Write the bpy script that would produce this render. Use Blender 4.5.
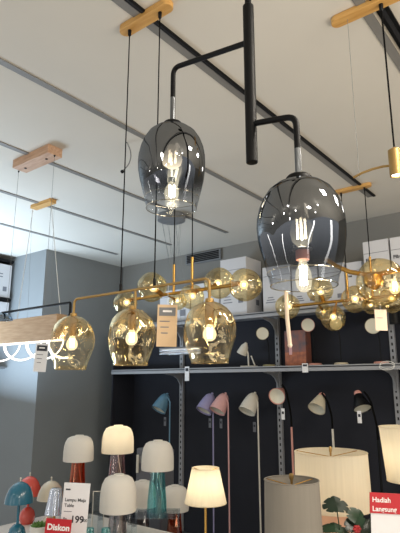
import bpy, bmesh, math, random
from mathutils import Vector, Matrix, Euler
random.seed(7)
S = bpy.context.scene
COL = S.collection
for o in list(bpy.data.objects): bpy.data.objects.remove(o)

# ---------------------------------------------------------------- camera
EYE, PITCH, YAW, FPX = 1.6, math.radians(13), math.radians(38.1), 510.0
cd = bpy.data.cameras.new('camera'); cam = bpy.data.objects.new('camera', cd); COL.objects.link(cam)
cam.location = (0, 0, EYE); cam.rotation_euler = (math.pi/2 + PITCH, 0, YAW)
cd.sensor_fit = 'VERTICAL'; cd.sensor_height = 24; cd.lens = 24*FPX/533; cd.clip_start = .05
S.camera = cam

# ---------------------------------------------------------------- world, light, exposure
w = bpy.data.worlds.new('world'); S.world = w; w.use_nodes = True
bg = w.node_tree.nodes['Background']; bg.inputs[0].default_value = (.80, .80, .80, 1); bg.inputs[1].default_value = .76
def area(name, loc, rot, sx, sy, power, color):
    l = bpy.data.lights.new(name, 'AREA'); l.shape = 'RECTANGLE'; l.size = sx; l.size_y = sy
    l.energy = power; l.color = color
    o = bpy.data.objects.new(name, l); o.location = loc; o.rotation_euler = rot; COL.objects.link(o); return o
R90 = math.pi/2
area('cool_ceiling_uplight', (-4.6, 1.9, 1.42), (math.pi, .10, 0), 1.4, 1.4, 92, (.62, .80, 1.0))  # added unseen panel facing up, imitates cool daylight on the left ceiling
for x_, y_, p_ in ((1.0, -.8, 14), (-.6, -1.0, 5), (.25, 1.3, 21), (.2, 2.3, 12), (-.40, 3.2, 3)):
    area('ceiling_downlight', (x_, y_, 2.90), (0, .30, 0), .24, .24, p_, (1, .91, .79))
for loc_, p_ in (((1.3, -.6, 1.5), 5), ((-1.7, -2.2, 1.6), 6), ((2.0, 1.5, 1.7), 9), ((-3.2, -.6, 1.6), 5)):
    a_ = math.atan2(-.4-loc_[0], 1.1-loc_[1]); area('streak_reflection_strip', loc_, (R90, 0, -a_), .10 if loc_[0] < 1.9 else .32, 1.5, p_, (1, .93, .84))  # unseen upright strips, added so the smoky glass shows tall streak reflections
area('floor_bounce_fill', (2.3, 1.0, .30), (math.pi, 0, 0), 2.5, 3.0, 120, (1, .88, .72))  # added fill panel facing up, stands in for warm light off the floor
for i, (x, y) in enumerate([(.9, .3), (.2, -1.4), (-1.2, -1.6), (1.8, -.8), (-.4, -2.6), (-2.6, -1.2)]):
    l = bpy.data.lights.new('track_spot', 'POINT'); l.energy = 3; l.shadow_soft_size = .045; l.color = (1, .93, .82)
    o = bpy.data.objects.new('track_spot', l); o.location = (x, y, 2.78); COL.objects.link(o)
S.view_settings.view_transform = 'Standard'; S.view_settings.look = 'None'
S.view_settings.exposure = 0; S.view_settings.gamma = 1; S.view_settings.use_curve_mapping = False
S.cycles.max_bounces = 10; S.cycles.transparent_max_bounces = 32; S.cycles.transmission_bounces = 8
S.cycles.caustics_reflective = False; S.cycles.caustics_refractive = False
S.cycles.sample_clamp_indirect = 6

# ---------------------------------------------------------------- a pixel direction meets a real plane
CEIL = 2.97
def ray(px, py):
    x = (px-200)/FPX; y = (266.5-py)/FPX
    f = math.cos(PITCH)-y*math.sin(PITCH); u = math.sin(PITCH)+y*math.cos(PITCH)
    return Vector((x*math.cos(YAW)-f*math.sin(YAW), x*math.sin(YAW)+f*math.cos(YAW), u)), f
def aD(px, py, D): r, f = ray(px, py); return Vector((0, 0, EYE)) + r*(D/f)
def aY(px, py, Y): r, f = ray(px, py); return Vector((0, 0, EYE)) + r*(Y/r.y)
def aZ(px, py, z): r, f = ray(px, py); return Vector((0, 0, EYE)) + r*((z-EYE)/r.z)
def mpp(P):
    """metres that one pixel spans at P"""
    fw = Vector((-math.sin(YAW)*math.cos(PITCH), math.cos(YAW)*math.cos(PITCH), math.sin(PITCH)))
    return (P-Vector((0, 0, EYE))).dot(fw)/FPX

# ---------------------------------------------------------------- materials
MATS = {}
def lin(c): return tuple(((v/255)/12.92 if v/255 <= .04045 else ((v/255+.055)/1.055)**2.4) for v in c)
def newmat(name):
    m = bpy.data.materials.new(name); m.use_nodes = True; nt = m.node_tree; nt.nodes.clear()
    out = nt.nodes.new('ShaderNodeOutputMaterial'); MATS[name] = m
    return m, nt, out
def plain(name, rgb, rough=.5, metal=0, noise=0, nscale=30, spec=.5, coat=0, bump=0, stretch=(1, 1, 1), rgb2=None):
    m, nt, out = newmat(name); b = nt.nodes.new('ShaderNodeBsdfPrincipled')
    c = (*lin(rgb), 1); b.inputs['Base Color'].default_value = c
    b.inputs['Roughness'].default_value = rough; b.inputs['Metallic'].default_value = metal
    b.inputs['Specular IOR Level'].default_value = spec; b.inputs['Coat Weight'].default_value = coat
    if noise or bump or rgb2:
        tc = nt.nodes.new('ShaderNodeTexCoord'); mp = nt.nodes.new('ShaderNodeMapping'); mp.inputs['Scale'].default_value = stretch
        n = nt.nodes.new('ShaderNodeTexNoise'); n.inputs['Scale'].default_value = nscale; n.inputs['Detail'].default_value = 5
        nt.links.new(tc.outputs['Object'], mp.inputs[0]); nt.links.new(mp.outputs[0], n.inputs['Vector'])
        mx = nt.nodes.new('ShaderNodeMix'); mx.data_type = 'RGBA'
        c2 = lin(rgb2) if rgb2 else tuple(v*(1-noise) for v in c[:3])
        mx.inputs[6].default_value = c; mx.inputs[7].default_value = (*c2, 1)
        mr = nt.nodes.new('ShaderNodeMapRange'); mr.inputs[1].default_value = .35; mr.inputs[2].default_value = .65
        nt.links.new(n.outputs[0], mr.inputs[0]); nt.links.new(mr.outputs[0], mx.inputs[0])
        nt.links.new(mx.outputs[2], b.inputs['Base Color'])
        if bump:
            bp = nt.nodes.new('ShaderNodeBump'); bp.inputs['Strength'].default_value = bump; bp.inputs['Distance'].default_value = .002
            nt.links.new(n.outputs[0], bp.inputs['Height']); nt.links.new(bp.outputs[0], b.inputs['Normal'])
    nt.links.new(b.outputs[0], out.inputs[0]); return m
def emit(name, rgb, strength):
    m, nt, out = newmat(name); e = nt.nodes.new('ShaderNodeEmission')
    e.inputs[0].default_value = (*rgb, 1); e.inputs[1].default_value = strength
    nt.links.new(e.outputs[0], out.inputs[0]); return m
def thin_glass(name, tint_top, tint_bot, gloss_rgb, g_top, g_bot, z0=.35, z1=.75, fres=1.0, rough=.02, bump=0, bscale=9):
    """thin coated glass: the coating runs from the bottom of the piece to its top"""
    m, nt, out = newmat(name); N = nt.nodes.new; L = nt.links.new
    tc = N('ShaderNodeTexCoord'); sp = N('ShaderNodeSeparateXYZ'); L(tc.outputs['Generated'], sp.inputs[0])
    mr = N('ShaderNodeMapRange'); mr.interpolation_type = 'SMOOTHSTEP'
    mr.inputs[1].default_value = z0; mr.inputs[2].default_value = z1; L(sp.outputs[2], mr.inputs[0])
    mx = N('ShaderNodeMix'); mx.data_type = 'RGBA'; L(mr.outputs[0], mx.inputs[0])
    mx.inputs[6].default_value = (*tint_bot, 1); mx.inputs[7].default_value = (*tint_top, 1)
    t = N('ShaderNodeBsdfTransparent'); L(mx.outputs[2], t.inputs[0])
    g = N('ShaderNodeBsdfGlossy'); g.inputs['Color'].default_value = (*gloss_rgb, 1); g.inputs['Roughness'].default_value = rough
    ly = N('ShaderNodeLayerWeight'); ly.inputs[0].default_value = .35
    if bump:
        n = N('ShaderNodeTexNoise'); n.inputs['Scale'].default_value = bscale; n.inputs['Detail'].default_value = 1
        L(tc.outputs['Object'], n.inputs['Vector'])
        bp = N('ShaderNodeBump'); bp.inputs['Strength'].default_value = bump; bp.inputs['Distance'].default_value = .03
        L(n.outputs[0], bp.inputs['Height']); L(bp.outputs[0], g.inputs['Normal']); L(bp.outputs[0], ly.inputs['Normal'])
    gm = N('ShaderNodeMapRange'); gm.inputs[3].default_value = g_bot; gm.inputs[4].default_value = g_top; L(mr.outputs[0], gm.inputs[0])
    ml = N('ShaderNodeMath'); ml.operation = 'MULTIPLY_ADD'; ml.use_clamp = True; ml.inputs[1].default_value = fres*.6
    L(ly.outputs['Facing'], ml.inputs[0]); L(gm.outputs[0], ml.inputs[2])
    ms = N('ShaderNodeMixShader'); L(ml.outputs[0], ms.inputs[0]); L(t.outputs[0], ms.inputs[1]); L(g.outputs[0], ms.inputs[2])
    L(ms.outputs[0], out.inputs[0]); return m
def bulb_glass(name, rgb, strength, mixf):
    m, nt, out = newmat(name); N = nt.nodes.new; L = nt.links.new
    e = N('ShaderNodeEmission'); e.inputs[0].default_value = (*rgb, 1); e.inputs[1].default_value = strength
    t = N('ShaderNodeBsdfTransparent'); ms = N('ShaderNodeMixShader'); ms.inputs[0].default_value = mixf
    L(t.outputs[0], ms.inputs[1]); L(e.outputs[0], ms.inputs[2]); L(ms.outputs[0], out.inputs[0]); return m
def shade_mat(name, rgb, trans=.5, rough=.8, weave=0):
    m, nt, out = newmat(name); N = nt.nodes.new; L = nt.links.new
    d = N('ShaderNodeBsdfDiffuse'); d.inputs[0].default_value = (*lin(rgb), 1)
    t = N('ShaderNodeBsdfTranslucent'); t.inputs[0].default_value = (*lin(rgb), 1)
    ms = N('ShaderNodeMixShader'); ms.inputs[0].default_value = trans
    L(d.outputs[0], ms.inputs[1]); L(t.outputs[0], ms.inputs[2]); L(ms.outputs[0], out.inputs[0])
    if weave:
        tc = N('ShaderNodeTexCoord'); mp = N('ShaderNodeMapping'); mp.inputs['Scale'].default_value = (1, 1, .04)
        n = N('ShaderNodeTexNoise'); n.inputs['Scale'].default_value = weave; L(tc.outputs['Object'], mp.inputs[0]); L(mp.outputs[0], n.inputs['Vector'])
        mx = N('ShaderNodeMix'); mx.data_type = 'RGBA'; c = lin(rgb)
        mx.inputs[6].default_value = (*c, 1); mx.inputs[7].default_value = (*[v*.86 for v in c], 1)
        L(n.outputs[0], mx.inputs[0]); L(mx.outputs[2], d.inputs[0]); L(mx.outputs[2], t.inputs[0])
    return m
plain('ceiling_paint', (214, 209, 198), .9, noise=.05, nscale=1.2)
plain('wall_grey', (136, 141, 143), .85, noise=.05, nscale=2)
plain('wall_upper', (132, 130, 124), .85, noise=.05, nscale=2)
plain('floor_tile', (150, 145, 138), .35, noise=.08, nscale=3)
plain('navy_panel', (38, 40, 48), .7, noise=.12, nscale=4, spec=.25)
plain('strip_grey', (128, 126, 122), .6, noise=.08, nscale=12)
plain('black_metal', (10, 11, 13), .5, noise=.2, nscale=60, spec=.2)
plain('black_gloss', (14, 15, 17), .25, noise=.2, nscale=60)
plain('steel', (120, 124, 128), .3, metal=.9, noise=.1)
plain('shelf_metal', (150, 152, 156), .45, noise=.06, nscale=15)
plain('shelf_dark_hole', (20, 20, 24), .8)
plain('brass', (196, 152, 80), .28, metal=1, noise=.08, nscale=40)
plain('brass_satin', (178, 146, 92), .42, metal=.85, noise=.08, nscale=40)
plain('cable', (7, 7, 7), .8, spec=.1)
plain('wire_grey', (120, 122, 122), .5)
plain('wire_white', (215, 215, 210), .5)
plain('wood_oak', (214, 168, 98), .5, nscale=9, stretch=(1, 8, 8), rgb2=(196, 146, 78), bump=.2)
plain('wood_pink', (205, 168, 138), .55, nscale=9, stretch=(1, 8, 8), rgb2=(184, 144, 114), bump=.2)
plain('wood_pale', (188, 156, 122), .55, nscale=7, stretch=(1, 10, 10), rgb2=(170, 136, 100), bump=.2)
plain('carton_white', (206, 206, 208), .8, noise=.05, nscale=6)
plain('carton_side', (196, 197, 200), .8, noise=.05, nscale=6)
plain('print_dark', (52, 54, 62), .7)
plain('print_mid', (120, 122, 130), .7)
plain('paper', (232, 232, 234), .7, noise=.02)
plain('paper_tan', (220, 190, 152), .7, noise=.04)
plain('paper_warm', (236, 214, 190), .7, noise=.03)
plain('sign_red', (188, 28, 40), .5, noise=.05)
plain('sign_white_text', (240, 238, 236), .6)
plain('table_white', (222, 216, 208), .45, noise=.04, nscale=3)
plain('table_dark', (52, 50, 52), .4, noise=.1, nscale=4)
plain('lamp_blue', (92, 132, 156), .4, noise=.05)
plain('lamp_lilac', (150, 146, 184), .45, noise=.05)
plain('lamp_pink', (214, 166, 164), .45, noise=.05)
plain('lamp_white', (212, 208, 196), .45, noise=.05)
plain('lamp_beige', (206, 196, 172), .45, noise=.05)
plain('lamp_grey', (122, 124, 126), .4, noise=.05)
plain('lamp_inside', (226, 224, 206), .6, noise=.03)
plain('rose_plastic', (206, 148, 136), .5, noise=.05)
plain('olive_plastic', (150, 142, 104), .5, noise=.05)
plain('teal_lacquer', (36, 104, 128), .22, coat=.5, noise=.06)
plain('coral_lacquer', (216, 84, 72), .22, coat=.5, noise=.06)
plain('cream_lacquer', (206, 194, 172), .25, coat=.5, noise=.05)
plain('white_pot', (226, 224, 218), .4, noise=.03)
plain('leaf', (38, 66, 42), .4, noise=.35, nscale=25)
plain('leaf_light', (96, 138, 62), .5, noise=.3, nscale=40)
plain('leaf_dark', (26, 44, 30), .35, noise=.3, nscale=25)
plain('ceramic_pink', (226, 178, 152), .35, noise=.08, nscale=10, bump=.5)
plain('red_petal', (176, 40, 44), .5, noise=.2)
plain('print_orange', (212, 110, 66), .6)
plain('art_brown', (150, 92, 76), .6, nscale=14, rgb2=(96, 84, 88))
plain('art_orange', (186, 112, 76), .6, nscale=30, rgb2=(140, 84, 64))
plain('speaker_grey', (96, 98, 104), .5, noise=.1)
shade_mat('opal', (236, 232, 224), .25)
shade_mat('opal_lit', (244, 236, 218), .5)
shade_mat('linen_lit', (238, 228, 206), .5, weave=90)
shade_mat('linen_shaded', (150, 144, 134), .15, weave=90)  # darker linen: shade on the unlit drum is put into its colour
thin_glass('smoke_glass', (.09, .09, .10), (.93, .94, .95), (.30, .32, .35), .62, .03, .08, .52, .45, bump=.35, bscale=8)
thin_glass('amber_glass', (.72, .56, .32), (.97, .94, .86), (1, .88, .60), .36, .03, .50, .85, .8, bump=1.0, bscale=13)
thin_glass('amber_globe', (.94, .84, .60), (.95, .87, .66), (1, .90, .66), .09, .09, .1, .9, .6, bump=.8, bscale=16)
thin_glass('clear_glass', (.93, .95, .95), (.93, .95, .95), (.9, .95, 1), .06, .06, 0, 1, .6)
thin_glass('rim_glass', (.8, .78, .7), (.8, .78, .7), (1, .95, .82), .45, .45, 0, 1, .8)
thin_glass('acrylic', (.90, .93, .94), (.90, .93, .94), (.9, .95, 1), .05, .05, 0, 1, .7)
thin_glass('crystal', (.74, .78, .82), (.74, .78, .82), (.9, .93, 1), .38, .38, 0, 1, .9, rough=.12)
thin_glass('glass_orange', (.94, .44, .22), (.94, .44, .22), (1, .7, .5), .06, .06, 0, 1, .5)
thin_glass('glass_rose', (.92, .84, .84), (.92, .84, .84), (1, .9, .9), .06, .06, 0, 1, .5)
thin_glass('glass_teal', (.62, .86, .87), (.62, .86, .87), (.8, 1, 1), .08, .08, 0, 1, .5)
thin_glass('glass_smoke_base', (.72, .69, .69), (.72, .69, .69), (1, 1, 1), .08, .08, 0, 1, .5)
thin_glass('dome_blue_glass', (.12, .16, .20), (.12, .16, .20), (.6, .7, .8), .35, .35, 0, 1, .6)
bulb_glass('bulb_glow', (1, .80, .46), 2.2, .45)
bulb_glass('bulb_glow_pale', (1, .88, .62), 1.3, .30)
bulb_glass('bulb_bright', (1, .84, .56), 5, .6)
emit('filament', (1, .82, .50), 45)
emit('bulb_core', (1, .84, .56), 9)
emit('led_white', (1, .97, .86), 2.6)
emit('led_spot', (1, .97, .9), 6)

# ---------------------------------------------------------------- geometry helpers
class G:
    def __init__(s): s.v = []; s.f = []; s.sm = []; s.mi = []; s.cur = 0
    def add(s, v, f, smooth=False):
        k = len(s.v); s.v += [tuple(p) for p in v]; s.f += [tuple(i+k for i in q) for q in f]
        s.sm += [smooth]*len(f); s.mi += [s.cur]*len(f); return s
    def mat(s, i): s.cur = i; return s
    def box(s, c, size, rot=None):
        x, y, z = (a/2 for a in size); c = Vector(c)
        v = [Vector((a*x, b*y, d*z)) for a in (-1, 1) for b in (-1, 1) for d in (-1, 1)]
        if rot is not None: v = [rot @ p for p in v]
        return s.add([p+c for p in v], [(0, 1, 3, 2), (4, 6, 7, 5), (0, 4, 5, 1), (2, 3, 7, 6), (0, 2, 6, 4), (1, 5, 7, 3)])
    def tube(s, pts, r, n=10, cap=True):
        pts = [Vector(p) for p in pts]; rr = r if isinstance(r, (list, tuple)) else [r]*len(pts)
        t = (pts[1]-pts[0]).normalized(); up = Vector((0, 0, 1)) if abs(t.z) < .9 else Vector((1, 0, 0))
        nx = t.cross(up).normalized(); V = []; Fc = []
        for i, p in enumerate(pts):
            t = (pts[min(i+1, len(pts)-1)]-pts[max(i-1, 0)]).normalized()
            nx = (nx-t*nx.dot(t)).normalized(); ny = t.cross(nx)
            V += [p+(nx*math.cos(2*math.pi*k/n)+ny*math.sin(2*math.pi*k/n))*rr[i] for k in range(n)]
        for i in range(len(pts)-1):
            for k in range(n):
                a = i*n+k; b = i*n+(k+1) % n; Fc.append((a, b, b+n, a+n))
        if cap: Fc += [tuple(range(n-1, -1, -1)), tuple(range((len(pts)-1)*n, len(pts)*n))]
        return s.add(V, Fc, True)
    def lathe(s, prof, c=(0, 0, 0), n=32, rot=None, ripple=None, cap=True):
        c = Vector(c); V = []; Fc = []
        for (r, z) in prof:
            for k in range(n):
                th = 2*math.pi*k/n; q = r*(1+(ripple(th, z) if ripple else 0))
                p = Vector((q*math.cos(th), q*math.sin(th), z))
                V.append((rot @ p if rot is not None else p)+c)
        for i in range(len(prof)-1):
            for k in range(n):
                a = i*n+k; b = i*n+(k+1) % n; Fc.append((a, b, b+n, a+n))
        if cap:
            if prof[0][0] > 1e-6: Fc.append(tuple(range(n-1, -1, -1)))
            if prof[-1][0] > 1e-6: Fc.append(tuple(range((len(prof)-1)*n, len(prof)*n)))
        return s.add(V, Fc, True)
    def ball(s, c, r, n=20, sz=1, rot=None, fn=None):
        m = n//2; V = []; c = Vector(c)
        prof = [(max(1e-5, r*math.sin(math.pi*i/m)), -r*sz*math.cos(math.pi*i/m)) for i in range(m+1)]
        if fn:
            k0 = len(s.v); s.lathe(prof, (0, 0, 0), n, rot)
            for i in range(k0, len(s.v)):
                p = Vector(s.v[i]); s.v[i] = tuple(p*(1+fn(p))+c)
            return s
        return s.lathe(prof, c, n, rot)
    def build(s, name, mat, parent=None, loc=None, **tags):
        me = bpy.data.meshes.new(name); me.from_pydata(s.v, [], s.f)
        for i, p in enumerate(me.polygons): p.use_smooth = s.sm[i]; p.material_index = s.mi[i]
        for mm in (mat if isinstance(mat, (list, tuple)) else [mat]): me.materials.append(MATS[mm])
        bm = bmesh.new(); bm.from_mesh(me); bmesh.ops.remove_doubles(bm, verts=bm.verts, dist=1e-5)
        bmesh.ops.recalc_face_normals(bm, faces=bm.faces); bm.to_mesh(me); bm.free()
        try: me.set_sharp_from_angle(angle=math.radians(42))
        except Exception: pass
        o = bpy.data.objects.new(name, me); COL.objects.link(o)
        if parent: o.parent = parent
        if loc is not None: o.location = loc
        for k, v in tags.items(): o[k] = v
        return o
def thing(name, label, cat, loc=(0, 0, 0), rz=0, group=None):
    o = bpy.data.objects.new(name, None); COL.objects.link(o); o.empty_display_size = .05
    o.location = loc; o.rotation_euler = (0, 0, rz); o['label'] = label; o['category'] = cat
    if group: o['group'] = group
    return o
def struct(name, g, mat): return g.build(name, mat, kind='structure')
def dup(root, loc, label=None, rz=None, group=None):
    r = root.copy(); COL.objects.link(r); r.location = loc
    if rz is not None: r.rotation_euler = (0, 0, rz)
    if label: r['label'] = label
    if group: r['group'] = group
    for ch in list(root.children):
        c = ch.copy(); COL.objects.link(c); c.parent = r
        for g in ch.children:
            d = g.copy(); COL.objects.link(d); d.parent = c
    return r
def bevel(o, wdt=.003, seg=2):
    m = o.modifiers.new('bevel', 'BEVEL'); m.width = wdt; m.segments = seg; m.limit_method = 'ANGLE'; return o
def text_part(txt, size, mat, parent, loc, name='lettering', bold=0, rx=math.pi/2, rz=0):
    cu = bpy.data.curves.new(name, 'FONT'); cu.body = txt; cu.size = size; cu.extrude = .0004; cu.offset = bold; cu.space_line = .85
    tmp = bpy.data.objects.new('tmp_text', cu); COL.objects.link(tmp)
    dg = bpy.context.evaluated_depsgraph_get(); dg.update()
    me = bpy.data.meshes.new_from_object(tmp.evaluated_get(dg)); me.materials.clear(); me.materials.append(MATS[mat])
    bpy.data.objects.remove(tmp)
    o = bpy.data.objects.new(name, me); COL.objects.link(o); o.parent = parent; o.location = loc; o.rotation_euler = (rx, 0, rz)
    return o
def arc(p0, p1, p2, n=6):
    """rounded corner at p1"""
    p0, p1, p2 = Vector(p0), Vector(p1), Vector(p2)
    return [(1-t)**2*p0+2*t*(1-t)*p1+t*t*p2 for t in (i/n for i in range(n+1))]
def bend(pts, r):
    pts = [Vector(p) for p in pts]; out = [pts[0]]
    for i in range(1, len(pts)-1):
        a = pts[i]+(pts[i-1]-pts[i]).normalized()*r; b = pts[i]+(pts[i+1]-pts[i]).normalized()*r
        out += arc(a, pts[i], b)
    return out+[pts[-1]]
V3 = lambda x, y, z: Vector((x, y, z))

# ---------------------------------------------------------------- room shell
XC, YC, YB = -4.42, 3.05, 4.12
struct('floor', G().box((-1.0, .5, -.05), (9.5, 9, .1)), 'floor_tile')
struct('ceiling', G().box((-1.0, .5, CEIL+.05), (9.5, 9, .1)), 'ceiling_paint')
struct('wall_left', G().box((XC-.65, YC+.95, CEIL/2), (1.3, 1.9, CEIL)), 'wall_grey')        # projecting column block
struct('wall_back', G().box((-.6, YB+.08, CEIL/2), (7.6, .16, CEIL)), 'wall_upper')
for i, (x, y1) in enumerate([(-.53, 3.95), (-1.22, 3.62), (-1.89, 3.80), (-2.60, 3.72), (-3.29, 3.72), (-4.0, 3.65)]):
    struct('trim_%d' % (i+1), G().box((x, (y1-2.5)/2, CEIL-.003), (.036, y1+2.5, .006)), 'strip_grey')
for x, y1, wd, lab in ((-.475, 3.95, .045, 'wide black lighting track on the ceiling at the upper right'),
                       (-1.188, 3.62, .020, 'long thin black lighting track running behind the black pendant rod')):
    t = thing('lighting_track', lab, 'light track', (x, (y1-2.5)/2, CEIL))
    bevel(G().box((0, 0, -.005), (wd, y1+2.5, .010)).build('track_rail', 'black_metal', t), .002)
    G().box((0, 0, -.0105), (wd*.35, y1+2.4, .001)).build('slot', 'shelf_dark_hole', t)
# wall vent
P = aY(204, 257.5, YB)
t = thing('wall_vent', 'grey louvred air vent high on the back wall above the cartons', 'vent', (P.x, YB-.002, P.z))
G().box((0, -.012, 0), (.46, .02, .11)).build('frame', 'lamp_grey', t)
g = G()
for k in range(5): g.box((0, -.026, -.036+.018*k), (.42, .012, .009))
g.build('louvre', 'black_metal', t)

# ---------------------------------------------------------------- gondola shelving
YP, YF = 4.06, 3.72
ZL, ZU = 1.745, 2.20
XL, XR = -4.10, -.35
bays = [-3.39, -2.28, -1.275]
t = thing('wall_shelving', 'grey metal wall shelving with dark navy back panel holding lamps', 'shelving', (0, YP, 0))
G().box((( XL+XR)/2, 0, 1.12), (XR-XL, .03, 2.24)).build('back_panel', 'navy_panel', t)
G().box((XL+.008, (YF-YP)/2, 1.04), (.016, YP-YF-.03, 2.08)).build('end_panel', 'navy_panel', t)
for z in (ZL, ZU):
    g = G().box(((XL+XR)/2, (YF-YP)/2-.01, z-.0125), (XR-XL, YP-YF-.02, .012))
    g.box(((XL+XR)/2, YF-YP+.006, z-.022), (XR-XL, .012, .045))
    bevel(g.build('shelf_board', 'shelf_metal', t), .002)
for x in bays:
    g = G().box((x, -.030, 1.13), (.040, .03, 2.26)).mat(1)
    for k in range(44): g.box((x, -.0455, .1+.05*k), (.012, .002, .022))
    g.build('upright', ['shelf_metal', 'shelf_dark_hole'], t)
    for z in (ZL, ZU):
        # curved bracket arm, thick plate tapering to the front
        prof = [(-.045, -.03), (-.045, -.20), (-.065, -.14), (-.10, -.095), (-.16, -.065), (-.30, -.045), (-.30, -.03)]
        n = len(prof); V = [(x+sx, y, z+zz) for sx in (-.006, .006) for y, zz in prof]
        Fc = [tuple(range(n)), tuple(range(2*n-1, n-1, -1))]+[(i, (i+1) % n, n+(i+1) % n, n+i) for i in range(n)]
        G().add(V, Fc).build('bracket', 'shelf_metal', t)
# price strips clipped to shelf front edge
def edge_tag(px, py, lab, h=.10):
    P = aY(px, py, YF-.004)
    t = thing('shelf_price_tag', lab, 'price tag', (P.x, YF-.001, ZL-.03-h/2+.045))
    G().box((0, -.0025, 0), (.05, .003, h)).build('card', 'paper', t)
    G().box((0, -.0045, h*.28), (.036, .001, h*.22)).build('printed_band', 'print_dark', t)
edge_tag(187, 368, 'white price tag on the shelf edge above the blue lamp', .13)
edge_tag(305, 366, 'small white price tag on the shelf edge below the pictured box', .07)

# ---------------------------------------------------------------- cartons on the top shelf
def carton(name, loc, sx, sy, sz, label, logo=None, group=None, lines=True):
    t = thing(name, label, 'box', loc, 0, group)
    g = G().box((0, 0, sz/2), (sx, sy, sz)).mat(1).box((0, -sy/2-.0006, sz*.80), (sx*.98, .001, .004))
    if lines:
        for k in range(3): g.box((-sx*.22, -sy/2-.001, sz*(.24+.05*k)), (sx*(.36-.08*k), .001, .008))
        g.box((sx*.28, -sy/2-.001, sz*.26), (sx*.18, .001, sx*.16))
        for k in range(2): g.box((sx/2+.001, -sy*.15, sz*(.70-.09*k)), (.001, sy*.4, .010))
        g.box((sx/2+.001, sy*.2, sz*.25), (.001, sy*.2, .05))
    g.build('carton_body', ['carton_white', 'print_mid'], t)
    if logo: text_part(logo, sx*.20, 'print_dark', t, (-sx*.42, -sy/2-.001, sz*.66), 'printed_logo', bold=.0012)
    return t
def shelf_carton(x0, x1, ytop, label, logo=None, Y=3.78, dep=.26):
    A = aY(x0, ytop, Y); B = aY(x1, ytop, Y); z = (A.z+B.z)/2
    carton('lamp_carton', ((A.x+B.x)/2, Y+dep/2, ZU-.006), B.x-A.x-.006, dep, z-ZU+.006, label, logo, 'white cartons on the top shelf')
shelf_carton(160, 190, 290, 'low white carton at the left end of the top shelf', None)
shelf_carton(191, 219, 283, 'second carton from the left on the top shelf, lower than its right neighbour', None)
shelf_carton(220, 246, 258.5, 'tall white carton on the top shelf directly below the wall vent', None)
shelf_carton(262, 290, 266, 'white carton on the top shelf seen left of the large smoky glass rim', None, Y=3.84, dep=.2)
shelf_carton(291, 317, 268, 'white carton on the top shelf behind the large smoky glass shade', None, Y=3.84, dep=.2)
shelf_carton(318, 344, 264, 'white carton on the top shelf just right of the large smoky shade', None, Y=3.84, dep=.2)
shelf_carton(345, 361.5, 262, 'narrow lower white carton between taller cartons on the top shelf', 'eos', Y=3.82, dep=.22)
shelf_carton(362, 388, 240.5, 'tall white carton with dark lettering above the big amber globe', 'Fiber', Y=3.76)
shelf_carton(389, 416, 236, 'tallest white carton at the right edge of the top shelf', 'Fiber', Y=3.76)

# left wall rack with two cartons
YR = 2.78
XRK = aY(12, 290, YR+.24).x
t = thing('storage_rack', 'black storage rack with boards at the far left wall', 'rack', (0, YR, 0))
for px, py in ((12, 252), (12, 292), (12, 334), (6, 365)):
    P = aY(px, py, YR); G().box((XRK-.5, .12, P.z-.012), (1.0 if py < 360 else .98, .24, .024)).build('board', 'black_metal' if py < 360 else 'lamp_grey', t)
for x in (XRK-.98,):
    G().box((x, .225, 1.47), (.03, .02, 2.90)).build('post', 'black_metal', t)
for py0, py1, lab in ((257, 289.5, 'grey-white carton on the upper board of the far left rack'), (296, 331, 'printed white carton on the middle board of the far left rack')):
    zt = aY(11, py0, YR).z; zb = aY(11, py1+1.5, YR).z; P = aY(12, py0, YR)
    carton('storage_carton', (XRK-.23, YR+.12, zb), .42, .22, zt-zb, lab, None, 'cartons on the far left rack')

# ---------------------------------------------------------------- lamp parts
def cord_of(x, y, z0, z1, r=.0022): return G().tube([(x, y, z0), (x, y, z1)], r, 6)
def bulb(parent, loc, r=.022, h=.06, rot=None, core=False, glow='bulb_glow', strips=3):
    """an LED filament bulb, hanging down from loc"""
    prof = [(r*.45, 0), (r*.5, -h*.15), (r*.9, -h*.4), (r, -h*.62), (r*.85, -h*.84), (r*.45, -h*.97), (1e-4, -h)]
    b = G().lathe(prof, (0, 0, 0), 20, rot, cap=False).build('bulb', glow, parent, loc)
    g = G()
    for k in range(strips):
        a = 2*math.pi*k/strips+.4; q = r*.34
        p0 = V3(q*math.cos(a), q*math.sin(a), -h*.22); p1 = V3(q*math.cos(a), q*math.sin(a), -h*.78)
        if rot is not None: p0 = rot @ p0; p1 = rot @ p1
        g.tube([p0, p1], r*.10, 6)
    g.build('filament', 'filament', b)
    return b

# ---------------------------------------------------------------- double-arm smoky pendant
def smoky_glass(parent, P, wd, ht, shape_rot=0):
    R = wd/2
    prof = [(.20, 0), (.36, -.012), (.55, -.045), (.72, -.10), (.85, -.18), (.94, -.27), (.99, -.37), (1.0, -.46), (.985, -.56), (.94, -.67), (.87, -.78), (.80, -.89), (.745, -.985), (.735, -1.0), (.725, -.985), (.78, -.89)]
    o = G().lathe([(r*R, z*ht) for r, z in prof], (0, 0, 0), 64, cap=False,
                  ripple=lambda th, z: .012*math.sin(3*th+z*30)*min(1, -z/ht*2)).build('glass_shade', 'smoke_glass', parent, P, label='smoky mirrored glass shade fading to clear at the rim')
    G().tube([(R*.735*math.cos(a), R*.735*math.sin(a), -ht) for a in [2*math.pi*k/48 for k in range(49)]], .0013, 6, cap=False).build('glass_rim', 'rim_glass', o)
    G().tube([(R*.805*math.cos(a), R*.805*math.sin(a), -ht*.885) for a in [2*math.pi*k/48 for k in range(49)]], .0008, 6, cap=False).build('inner_lip', 'rim_glass', o)
    return o
D0 = 1.20
rodP = aD(252, 163, D0); rx, ry = rodP.x, rodP.y
t = thing('pendant_lamp', 'black double-arm pendant with two large smoky mirrored glass shades', 'pendant lamp', (rx, ry, CEIL))
def rel(P): return P-V3(rx, ry, CEIL)
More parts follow.
